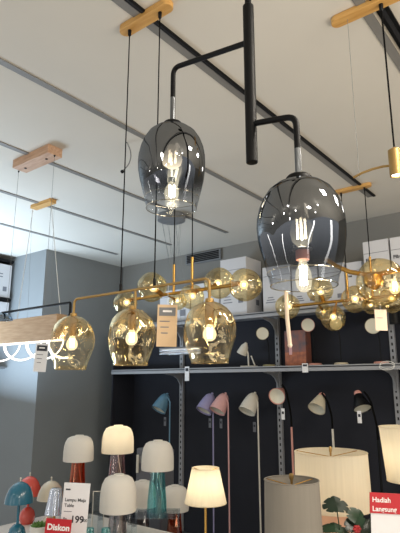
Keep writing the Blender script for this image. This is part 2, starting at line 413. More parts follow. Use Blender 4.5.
G().tube([(0, 0, 0), (0, 0, -.02)], .06, 32).build('canopy', 'black_metal', t)
G().tube([(0, 0, -.02), (0, 0, -.40)], .005, 10).build('cable', 'cable', t)
ztop = aD(249.5, 6, D0).z-CEIL
bevel(G().tube([(0, 0, ztop), (0, 0, rodP.z-CEIL)], .0150, 28).tube([(0, 0, ztop+.03), (0, 0, ztop)], .009, 16).build('rod', 'black_metal', t), .002)
for (gx, gy, D, ay0, ax1, ay1, wpx, ybot, nm) in ((172.5, 126, 1.41, 42, 176, 68, 66, 213, 'far'), (299, 180, 1.12, 124, 299, 116, 86, 292, 'near')):
    Pg = aD(gx, gy, D); Pc = aD(gx, ay1, D)
    a0 = rel(V3(rx, ry, aD(251, ay0, D0).z)); a1 = rel(V3(Pg.x, Pg.y, Pc.z)); a2 = rel(V3(Pg.x, Pg.y, Pc.z+(Pg.z-Pc.z)*.52)); a3 = rel(V3(Pg.x, Pg.y, Pg.z+.004))
    G().tube(bend([a0, a1, a2], .028), .0078, 14).build('arm', 'black_metal', t)
    G().tube([a2, a3], .0080, 14).build('stem', 'steel', t, label='brushed steel stem above the glass')
    G().lathe([(.008, .010), (.026, .006), (.031, 0), (.031, -.008), (.012, -.016)], (0, 0, 0), 24).build('shade_cap', 'black_metal', t, a3)
    m = mpp(Pg); wd = wpx*m*1.0
    Pb = aD(gx, ybot, D); ht = (Pg.z-Pb.z)*.94
    gl = smoky_glass(t, a3-V3(0, 0, .006), wd, ht)
    # stacked filament bulbs; one stands in for the bulb's reflection in the glass
    hg = G().tube([(0, 0, -.012), (0, 0, -ht*(.30 if nm == 'far' else .33))], .010, 16)
    hg.build('socket', 'black_gloss', gl)
    if nm == 'far':
        bulb(gl, (0, 0, -ht*.25), .031, .070, strips=3, glow='bulb_bright')
        G().tube([(0, 0, -ht*.64), (0, 0, -ht*.70)], .011, 16).build('socket', 'steel', gl)
        bulb(gl, (0, 0, -ht*.68), .022, .062, glow='bulb_glow_pale')
    else:
        bulb(gl, (0, 0, -ht*.30), .026, .085, glow='bulb_glow_pale', strips=4)
        G().tube([(0, 0, -ht*.655), (0, 0, -ht*.76)], .0155, 20).build('socket', 'rose_plastic', gl)
        G().lathe([(.021, -ht*.655), (.0235, -ht*.665), (.021, -ht*.675)], (0, 0, 0), 28).build('socket_ring', 'steel', gl)
        bulb(gl, (0, 0, -ht*.75), .019, .078, glow='bulb_glow_pale', strips=4)
    l = bpy.data.lights.new('bulb_light', 'POINT'); l.energy = .8; l.color = (1, .82, .55); l.shadow_soft_size = .02
    lo = bpy.data.objects.new('bulb_light', l); lo.location = V3(rx, ry, CEIL)+a3-V3(0, 0, ht*.5); COL.objects.link(lo)

# ---------------------------------------------------------------- ceiling plates
def wood_plate(parent, L, wd, th, mat, x0=0, rounded=True):
    n = 12; r = wd/2 if rounded else .0; V = []
    if rounded:
        out = [(L/2-r+r*math.sin(math.pi*k/n), -r*math.cos(math.pi*k/n)) for k in range(n+1)]+[(-L/2+r-r*math.sin(math.pi*k/n), r*math.cos(math.pi*k/n)) for k in range(n+1)]
    else: out = [(L/2, -wd/2), (L/2, wd/2), (-L/2, wd/2), (-L/2, -wd/2)]
    m = len(out); V = [(x+x0, y, z) for z in (0, -th) for x, y in out]
    Fc = [tuple(range(m)), tuple(range(2*m-1, m-1, -1))]+[(i, (i+1) % m, m+(i+1) % m, m+i) for i in range(m)]
    return bevel(G().add(V, Fc).build('canopy', mat, parent), .002)
def grip(parent, x, th, r=.007, mat='black_metal'):
    return G().lathe([(r*.5, -th-.026), (r*.9, -th-.022), (r, -th-.006), (r, -th)], (x, 0, 0), 14).build('cord_grip', mat, parent)

# ---------------------------------------------------------------- brass pendant with three tulip glasses
YT = 1.194
xc = aY(145.5, 22, YT).x
t = thing('pendant_lamp', 'brass bar pendant with three amber tulip glass shades', 'pendant lamp', (xc, YT, CEIL))
wood_plate(t, .262, .052, .024, 'wood_oak')
relT = lambda P: P-V3(xc, YT, CEIL)
barL = relT(aY(76, 300, YT)); barR = relT(aY(209, 277, YT))
zb = (barL.z+barR.z)/2
gl_spec = [(73.5, 316, 371, 43), (132.5, 309, 367, 47), (209.5, 302, 365, 52)]
for (cx, cy0) in ((125.3, 155), (157.3, 143)):
    P = relT(aY(cx, cy0, YT)); grip(t, P.x, .024)
    zz = zb+.003
    G().tube([(P.x, 0, -.045), (P.x, 0, zz+.02)], .0022, 8).build('cable', 'cable', t)
    G().lathe([(.002, zz+.028), (.005, zz+.022), (.005, zz)], (P.x, 0, 0), 12).build('cord_grip', 'black_metal', t)
cent = [relT(aY(gx, gy, YT)) for gx, gy, _, _ in gl_spec]
G().tube(bend([(cent[0].x, 0, cent[0].z+.004), (cent[0].x, 0, zb), (cent[2].x, 0, zb), (cent[2].x, 0, cent[2].z+.004)], .022), .0048, 14).build('bar', 'brass_satin', t)
G().tube([(cent[1].x+.012, 0, zb), (cent[1].x+.012, 0, cent[1].z)], .0045, 12).build('drop_stem', 'brass_satin', t)
def tulip(parent, P, wd, ht):
    R = wd/2
    prof = [(.22, 0), (.42, -.03), (.66, -.10), (.84, -.20), (.95, -.32), (1.0, -.45), (.985, -.58), (.91, -.71), (.81, -.83), (.73, -.93), (.70, -.99), (.69, -1.0), (.67, -.985), (.71, -.93)]
    o = G().lathe([(r*R, z*ht) for r, z in prof], (0, 0, 0), 56, cap=False,
                  ripple=lambda th, z: .035*math.sin(5*th+z*35)*max(0, math.sin(math.pi*min(1, -z/ht)))).build('glass_shade', 'amber_glass', parent, P)
    G().tube([(R*.695*math.cos(a), R*.695*math.sin(a), -ht) for a in [2*math.pi*k/40 for k in range(41)]], .0012, 6, cap=False).build('glass_rim', 'amber_glass', o)
    G().lathe([(.004, .012), (.012, .010), (.014, 0), (.014, -ht*.04)], (0, 0, 0), 20).build('cap', 'brass_satin', o)
    G().lathe([(.0125, -.004), (.0135, -ht*.10), (.0135, -ht*.36), (.0115, -ht*.38), (1e-4, -ht*.38)], (0, 0, 0), 24).build('socket', 'brass_satin', o)
    bulb(o, (0, 0, -ht*.37), R*.26, ht*.28, core=True)
    bead = G().tube([(0, 0, -ht*.50), (0, 0, -ht*.60)], R*.085, 10); bead.build('bulb_core', 'bulb_core', o)
    return o
for (gx, gy, gb, wpx), P in zip(gl_spec, cent):
    Pw = P+V3(xc, YT, CEIL); m = mpp(Pw); D = (aY(gx, gy, YT)); ht = (aY(gx, gy, YT).z-aY(gx, gb, YT).z)*.97
    tulip(t, V3(P.x, 0, P.z), wpx*m, ht)

# ---------------------------------------------------------------- bubble chandeliers
def globe(parent, P, r, sx=1, dirv=None):
    ph = random.random()*6
    o = G().ball((0, 0, 0), r, 32, fn=lambda p: .035*math.sin(p.x/r*3.1+ph)*math.cos(p.y/r*2.7+ph*2)+.02*math.sin(p.z/r*5+ph)).build('glass_globe', 'amber_globe', parent, P)
    d = (Vector(dirv) if dirv is not None else V3(0, 0, -1)).normalized()
    G().tube([-d*r*.98, -d*r*.45], r*.16, 14).build('socket', 'brass', o)
    G().ball(d*(-r*.12), r*.27, 16).build('bulb', 'bulb_glow', o)
    G().ball(d*(-r*.12), r*.12, 12).build('bulb_core', 'bulb_core', o)
    return o
def bubble(label, Y, cords, bx0, bx1, by0, by1, globes, sleeves, plate=True, zceil=CEIL):
    xs = [aZ(cx, cy, CEIL).x for cx, cy in cords]; x0 = sum(xs)/len(xs)
    t = thing('bubble_chandelier', label, 'chandelier', (x0, Y, CEIL))
    wood_plate(t, abs(xs[-1]-xs[0])+.10, .05, .024, 'wood_oak')
    o = V3(x0, Y, CEIL); A = aY(bx0, by0, Y)-o; B = aY(bx1, by1, Y)-o; z = (A.z+B.z)/2
    G().tube([(A.x, 0, z), (B.x, 0, z)], .011, 14).build('bar', 'brass', t)
    for x, sl in zip(xs, sleeves):
        grip(t, x-x0, .024)
        zs = aY(cords[0][0], sl, Y).z-CEIL
        G().tube([(x-x0, 0, -.045), (x-x0, 0, zs)], .0034, 8).build('cable', 'cable', t)
        G().tube([(x-x0, 0, zs+.005), (x-x0, 0, z)], .0085, 12).build('sleeve', 'brass', t)
    for (gx, gy, r, dy) in globes:
        P = aY(gx, gy, Y+dy)-o; m = mpp(P+o); r = r*m
        xj = min(max(P.x, A.x), B.x); J = V3(xj, 0, z); d = P-J
        if d.length > r*1.02:
            G().tube([J, P-d.normalized()*r*.9], .006, 10).build('branch', 'brass', t)
        globe(t, P, r, dirv=d if d.length > .01 else None)
    return t
YA = 2.40
bubble('amber bubble chandelier on a brass bar behind the brass tulip pendant', YA,
       [(171.5, 172), (192.5, 168)], 128, 240, 300, 284,
       [(125.5, 303, 12, -.06), (152, 287, 15, -.10), (192, 297, 12.5, -.05), (219, 283, 15.5, .10), (245.5, 285, 16.5, 0), (178, 301, 9, .12)],
       (266, 262))
bubble('amber bubble chandelier on a brass bar behind the large smoky glass', 3.36,
       [(341, 190), (365, 185)], 293, 400, 305, 296,
       [(287.5, 306.5, 12.5, 0), (320, 290, 13, -.05), (333, 318, 12.5, -.08), (324, 312, 8.5, .10), (354.5, 299, 13.5, -.08), (371, 305, 9, .1), (392, 300, 13, .0)],
       (273, 262))
# curved brass arc pendant, nearer, cropped by the right edge
YG = 1.95
t0 = aZ(420, -35, CEIL)
xo = -.24
t = thing('arc_pendant_lamp', 'curved brass arc pendant with one large clear amber globe', 'pendant lamp', (xo, YG, CEIL))
o = V3(xo, YG, CEIL)
wood_plate(t, .24, .05, .024, 'wood_oak')
pp = [aY(x, y, YG)-o for x, y in ((326, 259), (336, 266), (350, 272), (365, 274.5), (380, 274), (400, 269.5), (420, 262), (445, 250), (470, 235), (495, 217))]
G().tube(pp, .0095, 14).build('arc_bar', 'brass', t)
for q in (pp[-2], pp[-1]): G().tube([(q.x, 0, -.02), (q.x, 0, q.z)], .003, 8).build('cable', 'cable', t)
P = aY(379, 281, YG)-o; r = 24*mpp(P+o)
gb = G().ball((0, 0, 0), r, 40, fn=lambda p: .02*math.sin(p.x*40)*math.cos(p.z*35)).build('glass_globe', 'amber_globe', t, P+V3(0, .02, 0))
G().lathe([(.012, .03), (.034, .02), (.038, 0), (.030, -.022), (.012, -.034)], (0, 0, 0), 28).build('socket', 'brass', gb, (-.015, -.035, .0))
Pb = aY(393, 287, YG)-o-P
bb = bulb(gb, Pb+V3(0, -.0, .035), .020, .06)
# hidden far side: small second globe past the frame is not in view

# ---------------------------------------------------------------- top right brass cylinder pendant
YQ = 1.66
t = thing('spot_pendant_lamp', 'brass cylinder pendant with a thin curved side arm at top right', 'pendant lamp', (-.47, YQ, CEIL))
o = V3(-.47, YQ, CEIL)
wood_plate(t, .40, .05, .024, 'wood_oak', x0=0.015)
xw = aZ(350, 18, CEIL).x; xk = aZ(384, 5, CEIL).x
G().tube([(xw+.47, 0, -.024), (xw+.47, 0, (aY(355.5, 178, YQ)-o).z)], .0009, 6).build('support_wire', 'wire_grey', t)
grip(t, xk+.47, .024, .008)
zc1 = (aY(396, 150, YQ)-o).z; zc0 = (aY(396, 176, YQ)-o).z
G().tube([(xk+.47, 0, -.045), (xk+.47, 0, zc1+.005)], .0032, 8).build('cable', 'cable', t)
G().lathe([(.004, zc1+.012), (.012, zc1+.006), (.022, zc1), (.022, zc0), (.018, zc0), (.018, zc0+.01), (1e-4, zc0+.01)], (xk+.47, 0, 0), 28).build('cylinder_head', 'brass_satin', t)
G().lathe([(.0165, zc0+.0045), (1e-4, zc0+.0045)], (xk+.47, 0, 0), 20).build('diffuser', 'led_spot', t)
pts = [aY(x, y, YQ)-o for x, y in ((353.5, 177.5), (362, 173), (373, 169), (383, 166.5), (393, 165.5))]
G().tube(pts, .0042, 12).build('side_arm', 'brass_satin', t)

# ---------------------------------------------------------------- left: black bar pendant on pinkish wooden plate
YW = 1.66
xc = aY(37, 158, YW).x
t = thing('bar_pendant_lamp', 'thin black bar pendant hung on grey wires from a pinkish wooden plate', 'pendant lamp', (xc, YW, CEIL))
wood_plate(t, .365, .10, .055, 'wood_pink', rounded=False); o = V3(xc, YW, CEIL)
for px, py in ((26, 162), (47, 152)):
    P = aY(px, py, YW)-o; G().lathe([(.008, -.058), (.008, -.0555)], (P.x, 0, 0), 12).build('screw', 'black_metal', t)
zbar = aY(44, 306.5, YW).z-CEIL
for px, py in ((19, 168), (54.5, 157)):
    x = (aY(px, py, YW)-o).x
    G().lathe([(.003, -.066), (.006, -.055)], (x, 0, 0), 12).build('cord_grip', 'black_metal', t)
    G().tube([(x, 0, -.055), (x, 0, zbar)], .0011, 6).build('support_wire', 'wire_grey', t)
xr = (aY(70.5, 306, YW)-o).x; xl = (aY(-14, 316, YW)-o).x
G().tube(bend([(xl, 0, zbar), (xr, 0, zbar), (xr, 0, zbar-.07)], .015), .0072, 12).build('bar', 'black_metal', t)
G().tube([(xr, 0, zbar-.06), (xr, 0, zbar-.075)], .009, 14).build('end_ferrule', 'black_metal', t)
P = aY(0, 317, YW)-o
G().tube([(P.x, 0, zbar), (P.x, 0, P.z+.02)], .004, 8).build('drop_stem', 'black_metal', t)
G().lathe([(.012, .028), (.03, .024), (.06, .010), (.072, -.006), (.075, -.018), (.070, -.018)], (P.x, 0, P.z), 32, cap=False).build('glass_shade', 'dome_blue_glass', t, label='dark blue glass saucer shade')

# ---------------------------------------------------------------- left: wooden beam pendant with LED loops
YE = 2.19
xc = aY(43, 207, YE).x
t = thing('loop_pendant_lamp', 'pale wooden beam pendant with glowing looped light strips underneath', 'pendant lamp', (xc, YE, CEIL))
o = V3(xc, YE, CEIL)
wood_plate(t, .25, .06, .030, 'wood_oak', rounded=False)
top = aY(57, 313.5, YE)-o; bot = aY(57, 339, YE)-o; xe = top.x
xs0 = (aY(-40, 330, YE)-o).x
bevel(G().box(((xe+xs0)/2, .045, (top.z+bot.z)/2), (xe-xs0, .09, top.z-bot.z)).build('beam', 'wood_pale', t), .003)
for (a, b) in (((33, 209), (12, 318)), ((51, 205), (59, 313))):
    A = aY(a[0], a[1], YE)-o; B = aY(b[0], b[1], YE)-o
    G().tube([(A.x, 0, -.03), (B.x if B.x < xe else xe-.02, .045, top.z)], .0026, 6).build('support_cable', 'wire_white', t)
for px in (31.5, 53):
    x = (aY(px+1, 207, YE)-o).x; G().tube([(x, .0, -.03), (x-.02, .045, top.z)], .0008, 6).build('support_wire', 'wire_grey', t)
zs = bot.z-.006
G().tube([(xs0, .02, zs), (xe+.055, .02, zs)], .0075, 8).build('light_strip', 'led_white', t)
for k, (pa, pb_) in enumerate(((-18, 17), (4, 38), (26, 60), (47, 81))):
    xa = (aY(pa, 338, YE)-o).x; xb = (aY(pb_, 338, YE)-o).x; cx = (xa+xb)/2; rr = (xb-xa)/2; n1 = 21 if k < 3 else 12
    pts = [(cx-rr*math.cos(a), .02-.01*math.cos(a), zs-.125*math.sin(a)) for a in [math.pi*i/20 for i in range(n1)]]
    G().tube(pts, [.011-.006*min(1, i/14) for i in range(n1)], 8).build('light_loop', 'led_white', t)

# ---------------------------------------------------------------- multi-wire crystal chandelier
P0 = aZ(171.5, 215, CEIL)
t = thing('crystal_chandelier', 'crystal bead bar hanging by thin wires from a round grey ceiling disc', 'chandelier', (P0.x, P0.y, CEIL))
G().lathe([(.115, 0), (.115, -.05), (.10, -.056), (1e-4, -.056)], (0, 0, 0), 40).build('canopy', 'lamp_grey', t)
pb = aY(180, 351, P0.y)-V3(P0.x, P0.y, CEIL)
L = 36*mpp(pb+V3(P0.x, P0.y, CEIL))*1.25
for k in range(8):
    a = 2*math.pi*k/8+.2
    G().tube([(.085*math.cos(a), .085*math.sin(a), -.05), (pb.x-L/2+L*(k+.5)/8, 0, pb.z+.02)], .0010, 5).build('hanging_wire', 'wire_grey', t)
bevel(G().box((pb.x, 0, pb.z+.022), (L, .10, .012)).build('bar', 'steel', t), .002)
g = G()
for k in range(18):
    for zz in range(2):
        g.ball((pb.x-L/2+.015+(L-.03)*k/17, -.045, pb.z+.006-.022*zz), .0105, 8)
        g.ball((pb.x-L/2+.015+(L-.03)*k/17, .045, pb.z+.006-.022*zz), .0105, 8)
g.build('crystal_beads', 'crystal', t, kind='stuff')
G().box((pb.x, 0, pb.z+.0145), (L*.94, .06, .003)).build('light_strip', 'led_white', t)

# loose cable with plug hanging from the ceiling
A = aZ(103, 112, CEIL); pts = [A]+[aD(x, y, 2.72) for x, y in ((113, 126), (124, 138), (130, 152), (128, 163), (121, 171))]
for i in range(1, len(pts)): pts[i].y += .002*i
t = thing('ceiling_wire', 'loose grey electric wire with black end dangling from the ceiling', 'wire', A)
sm = []
for i in range(len(pts)-1):
    for k in range(4):
        u = k/4; p0 = pts[max(i-1, 0)]; p1 = pts[i]; p2 = pts[i+1]; p3 = pts[min(i+2, len(pts)-1)]
        sm.append(.5*((2*p1)+(p2-p0)*u+(2*p0-5*p1+4*p2-p3)*u*u+(3*p1-p0-3*p2+p3)*u**3)-A)
sm.append(pts[-1]-A)
G().tube(sm, .0035, 8).build('wire', 'wire_grey', t)
G().ball(sm[-1], .011, 12).build('plug', 'black_metal', t)

# ---------------------------------------------------------------- hanging tags
def hang_tag(name, label, px, py, Yp, wpx, hpx, up, tilt=0, mat='paper', band='print_dark', lines=3, hook=None):
    P = aY(px, py, Yp); m = mpp(P); W, H = wpx*m, hpx*m
    t = thing(name, label, 'price tag', P, YAW); t.rotation_euler = (0, tilt, YAW)
    G().box((0, 0, 0), (W, .0012, H)).build('card', mat, t)
    if band:
        b = G().box((0, -.0011, H*.33), (W*.82, .001, H*.20)).build('printed_band', band, t)
        G().box((0, -.0018, H*.34), (W*.46, .0006, H*.045)).build('band_marking', 'sign_white_text', t)
    if lines:
        g = G()
        for k in range(lines): g.box((-W*.12, -.0011, H*(.10-.14*k)), (W*(.5-.08*k), .001, H*.022))
        g.build('printed_lines', 'print_mid', t)
    G().tube([(0, 0, H/2), (0, 0, H/2+up*m)]+([Matrix.Rotation(-YAW, 3, 'Z') @ (hook-P)] if hook else []), .0007, 5).build('string', 'wire_white', t)
    return t
hang_tag('price_tag', 'white price tag with dark band hanging under the glowing loops', 41, 357.5, 2.09, 12.5, 28, 4, math.radians(3), hook=V3(aY(41, 338, YE).x, YE+.016, CEIL+zs-.0095))
hang_tag('price_tag', 'tan price tag with dark band between two amber tulip shades', 167, 325.5, 1.174, 20, 42, 20, math.radians(1), mat='paper_tan', band='lamp_grey')
hang_tag('price_tag', 'small cream folded tag hanging below the big amber globe', 381, 320, 1.95, 12, 21, 7, math.radians(1), mat='paper_warm', band=None, lines=1)
P = aD(288.5, 318, 1.2); m = mpp(P)
t = thing('tag_strip', 'long thin white plastic tag strip hanging from the large smoky shade', 'tag strip', P, YAW)
G().tube([(-.0035, 0, 28*m), (-.003, 0, 0), (.001, 0, -27*m)], .0048, 8).build('strip', 'paper_warm', t)
G().ball((.001, 0, -27*m), .0058, 10).build('strip_end', 'paper_warm', t)

# ---------------------------------------------------------------- lamps on the lower shelf (inside the rack)
def disc_head(parent, P, rad, mat, stem_pts, aim=(.55, -.8, -.15), flip=1):
    """round lamp head whose pale opening faces the viewer"""
    a = Vector(aim).normalized(); q = V3(0, 0, 1).rotation_difference(a).to_matrix()
    o = G().lathe([(rad*.25, -rad*1.7), (rad*.55, -rad*1.55), (rad*.72, -rad*1.0), (rad, 0), (rad*1.02, .003), (rad*.94, .003)], (0, 0, 0), 28, rot=q, cap=False).build('lamp_head', mat, parent, P)
    G().lathe([(rad*.95, .0035), (rad*.6, .002), (1e-4, .001)], (0, 0, 0), 28, rot=q, cap=False).build('diffuser', 'lamp_inside', o)
    if stem_pts: G().tube(stem_pts, .0045, 8).build('stem', 'black_metal', parent)
YS = 3.88
def shelf_lamp(px, py, rpx, bx, mat, base_mat, label, aim, name='desk_lamp'):
    P = aY(px, py, YS); B = aY(bx, 360, YS); o = V3(B.x, YS, ZL)
    t = thing(name, label, 'desk lamp', o)
    m = mpp(P)
    G().lathe([(.055, 0), (.055, .012), (.048, .020), (1e-4, .022)], (0, 0, 0), 28).build('base', base_mat, t)
    q = P-o; a = Vector(aim).normalized(); back = q-a*rpx*m*1.6
    disc_head(t, q, rpx*m, mat, [(0, 0, .02), (0, .0, q.z*.6), (back.x*.5, back.y*.5, back.z+.015), back], aim)
shelf_lamp(262.5, 333.5, 6.2, 269, 'olive_plastic', 'olive_plastic', 'olive desk lamp with round pale head left of the pictured box', (.45, -.85, -.1))
shelf_lamp(308, 325, 6.6, 315, 'rose_plastic', 'rose_plastic', 'rose desk lamp with round pale head right of the pictured box', (.30, -.9, -.1))
shelf_lamp(336, 324, 6.0, 341, 'lamp_beige', 'lamp_beige', 'beige desk lamp on the shelf partly behind amber globes', (.30, -.9, -.1))
shelf_lamp(373, 326, 7.6, 381, 'lamp_beige', 'rose_plastic', 'desk lamp with round pale head behind the small cream tag', (.20, -.95, -.1))
# white desk lamp with cone head
P = aY(249, 362, YS); t = thing('desk_lamp', 'small white desk lamp with angled cone head, leftmost on the lower shelf', 'desk lamp', (P.x, YS, ZL))
m = mpp(P)
G().box((0, 0, .007), (.13, .08, .014)).build('base', 'lamp_white', t)
G().tube([(-.005, 0, .014), (-.008, 0, .12), (-.03, 0, .19)], .007, 10).build('stem', 'lamp_white', t)
G().tube([(.055, .01, .014), (.02, .005, .10)], .006, 10).build('brace', 'lamp_white', t)
q = Matrix.Rotation(math.radians(28), 3, 'Y')
hd = G().lathe([(1e-4, .06), (.012, .058), (.016, .048), (.034, .02), (.048, -.05), (.045, -.05)], (0, 0, 0), 24, rot=q, cap=False).build('lamp_head', 'lamp_white', t, (-.045, -.01, .165))
G().lathe([(.044, -.045), (1e-4, -.04)], (0, 0, 0), 24, rot=q, cap=False).build('diffuser', 'lamp_inside', hd)
# pictured box
A = aY(283, 331, YS); B = aY(304, 331, YS)
t = thing('pictured_box', 'brown box printed with a lamp picture, under the white tag strip', 'box', ((A.x+B.x)/2, YS+.02, ZL))
W = B.x-A.x; H = A.z-ZL
bevel(G().box((0, .05, H/2), (W, .10, H)).build('carton_body', 'art_brown', t), .003)
G().box((0, -.0008, H*.20), (W*.98, .001, H*.38)).build('picture_lower', 'art_orange', t)
G().box((-W*.22, -.0012, H*.55), (W*.14, .001, H*.45)).build('picture_figure', 'lamp_pink', t)
# wire coil
P = aY(386.5, 366.5, YF-.03); t = thing('wire_coil', 'coil of clear wire looped over the shelf edge at right', 'wire', P)
g = G()
for k in range(3):
    g.tube([(.052*math.cos(a)+.004*k, -.004*k, .024*math.sin(a)+.006*k*(k-1)) for a in [2*math.pi*i/28 for i in range(29)]], .0022, 6, cap=False)
g.build('coil', 'wire_white', t)
G().tube([(.0, 0, .024), (.0, .03, .03)], .002, 6).build('hook', 'wire_grey', t)
# black round spindle (behind cream tag at the right)
P = aY(396, 316, 3.66); t = thing('track_spotlight', 'small black cylinder spotlight at the right frame edge below the arc', 'spotlight', (P.x, 3.62, P.z))
G().tube([(0, 0, .06), (0, 0, -.06)], .035, 20).build('body', 'black_metal', t)
G().tube([(0, .0, .06), (0, .05, .08), (0, .14, .08)], .008, 8).build('mount', 'black_metal', t)

def aim_rot(a, b, c):
    d = V3(-math.cos(YAW), -math.sin(YAW), 0)*a+V3(.55, -.83, 0)*b+V3(0, 0, -c)
    return V3(0, 0, -1).rotation_difference(d.normalized()).to_matrix()
# ---------------------------------------------------------------- floor lamps in front of the navy panel
YL = 3.80
def bullet_lamp(px, py, mat, label, sx0, sx1):
    """floor lamp: straight slim pole, short neck, bullet shaped head tilted down to the left"""
    H = aY(px, py, YL); top = aY(sx0, py-4, YL); base = aY(sx1, 480, YL)
    t = thing('floor_lamp', label, 'floor lamp', (top.x, YL, 0), 0, 'bullet-headed floor lamps along the navy panel')
    G().lathe([(.11, 0), (.11, .015), (.10, .022), (1e-4, .024)], (0, 0, 0), 32).build('base', mat, t)
    hz = H.z; dx = H.x-top.x
    G().tube([(0, 0, .02), (0, 0, hz+.01), (dx*.25, 0, hz+.045), (dx*.45, 0, hz+.05)], .0068, 10).build('pole', mat, t)
    q = aim_rot(.42, .34, .85)
    o = G().lathe([(1e-4, .112), (.008, .111), (.012, .104), (.013, .094), (.030, .088), (.046, .066), (.058, .028), (.068, -.030), (.074, -.078), (.070, -.078), (.056, .020)], (0, 0, 0), 32, rot=q, cap=False).build('lamp_head', mat, t, (dx, -.01, hz))
    G().lathe([(.068, -.065), (.03, -.05), (1e-4, -.045)], (0, 0, 0), 28, rot=q, cap=False).build('diffuser', 'lamp_inside', o)
    g = G().box((0, 0, 0), (.028, .002, .075)); 
    return t
bullet_lamp(163, 403, 'lamp_blue', 'blue bullet-headed floor lamp against the navy panel', 170, 171)
bullet_lamp(208, 403.5, 'lamp_lilac', 'lilac bullet-headed floor lamp beside the pink one', 213, 215)
bullet_lamp(221.5, 403.5, 'lamp_pink', 'pink bullet-headed floor lamp beside the lilac one', 228, 230)
bullet_lamp(251, 403.5, 'lamp_white', 'white bullet-headed floor lamp left of the perforated upright', 257.5, 262)
def goose_lamp(px, py, head, cap, stemx, stemy, stem_mat, neck, label, headcol='lamp_inside', aim=(.46, .50, .8)):
    Y = YL-.02
    H = aY(px, py, Y); Sx = aY(stemx, stemy, Y)
    t = thing('floor_lamp', label, 'floor lamp', (Sx.x, Y, 0), 0, 'gooseneck floor lamps at the right of the navy panel')
    G().lathe([(.11, 0), (.11, .015), (.10, .022), (1e-4, .024)], (0, 0, 0), 32).build('base', 'black_metal', t)
    G().tube([(0, 0, .02), (0, 0, Sx.z)], .0085, 10).build('pole', stem_mat, t)
    dx = H.x-Sx.x; hz = H.z
    G().tube(bend([(0, 0, Sx.z), (0, 0, Sx.z+.10), (dx*.35, 0, hz+.03), (dx*.75, 0, hz+.075)], .05), .0075, 10).build('gooseneck', 'cable', t)
    q = aim_rot(*aim)
    o = G().lathe([(.030, .058), (.036, .045), (.060, -.030), (.068, -.058), (.064, -.058), (.034, .040)], (0, 0, 0), 32, rot=q, cap=False).build('lamp_head', head, t, (dx, -.01, hz))
    G().lathe([(1e-4, .088), (.020, .088), (.026, .080), (.030, .055), (.028, .05)], (0, 0, 0), 24, rot=q, cap=False).build('head_cap', cap, o)
    G().lathe([(.063, -.05), (.03, -.035), (1e-4, -.03)], (0, 0, 0), 28, rot=q, cap=False).build('diffuser', headcol, o)
goose_lamp(279.5, 394, 'rose_plastic', 'rose_plastic', 291.5, 427, 'rose_plastic', 0, 'gooseneck floor lamp with rose head in front of the perforated upright', aim=(.40, .95, .35))
goose_lamp(319.5, 403, 'lamp_beige', 'rose_plastic', 332.5, 429, 'lamp_white', 0, 'gooseneck floor lamp with beige cone head above the big drum shade')
goose_lamp(361, 402, 'black_gloss', 'rose_plastic', 378, 440, 'black_metal', 0, 'black gooseneck floor lamp with rose cap at right', aim=(-.10, .50, .8))
# small tags pinned on the navy panel
for i, (px, py, lab) in enumerate([(165, 421.5, 'blue lamp'), (210, 423, 'lilac lamp'), (221, 423.5, 'pink lamp'), (254.5, 427, 'white bullet lamp'), (283, 414, 'rose gooseneck lamp'), (359.5, 417, 'black gooseneck lamp')]):
    Y = YL-.10 if i > 3 else YL+.16; P = aY(px, py, Y if i > 3 else YP-.02); m = mpp(P)
    t = thing('lamp_price_tag', 'tiny pale price tag hanging below the %s' % lab, 'price tag', P, 0, None)
    G().box((0, 0, 0), (.030, .002, .085)).build('card', 'paper' if i > 3 else 'print_mid', t)
    G().box((0, -.0016, .01), (.018, .001, .02)).build('printed_band', 'print_dark', t)

# ---------------------------------------------------------------- display tables
ZT = .73
XT0 = aZ(12, 523, ZT).x; TX = (XT0+1.0)/2; TL = 1.0-XT0
t = thing('display_table', 'long white display table filled with table lamps', 'table', (TX, 1.95, 0))
bevel(G().box((0, 0, ZT-.02), (TL, 1.17, .04)).build('table_top', 'table_white', t), .004)
for sx in (-TL/2+.12, 0, TL/2-.12):
    for sy in (-.5, .5): G().box((sx, sy, (ZT-.04)/2), (.05, .05, ZT-.04)).build('leg', 'table_white', t)
ZD = .56
t = thing('display_table', 'lower dark display table behind the white table', 'table', (-2.6, 2.86, 0))
bevel(G().box((0, 0, ZD-.02), (1.9, .50, .04)).build('table_top', 'table_dark', t), .004)
for sx in (-.9, .9):
    for sy in (-.2, .2): G().box((sx, sy, (ZD-.04)/2), (.04, .04, ZD-.04)).build('leg', 'table_dark', t)

def riser(P, z, label, sx=.26, sy=.22):
    """clear acrylic bridge standing on the white table"""
    t = thing('acrylic_riser', label, 'display riser', (P.x, P.y, ZT), YAW)
    h = z-ZT
    G().box((0, 0, h-.0035), (sx, sy, .007)).build('riser_top', 'acrylic', t)
    for s in (-1, 1): G().box((s*(sx/2-.004), 0, (h-.007)/2), (.007, sy, h-.007)).build('riser_side', 'acrylic', t)

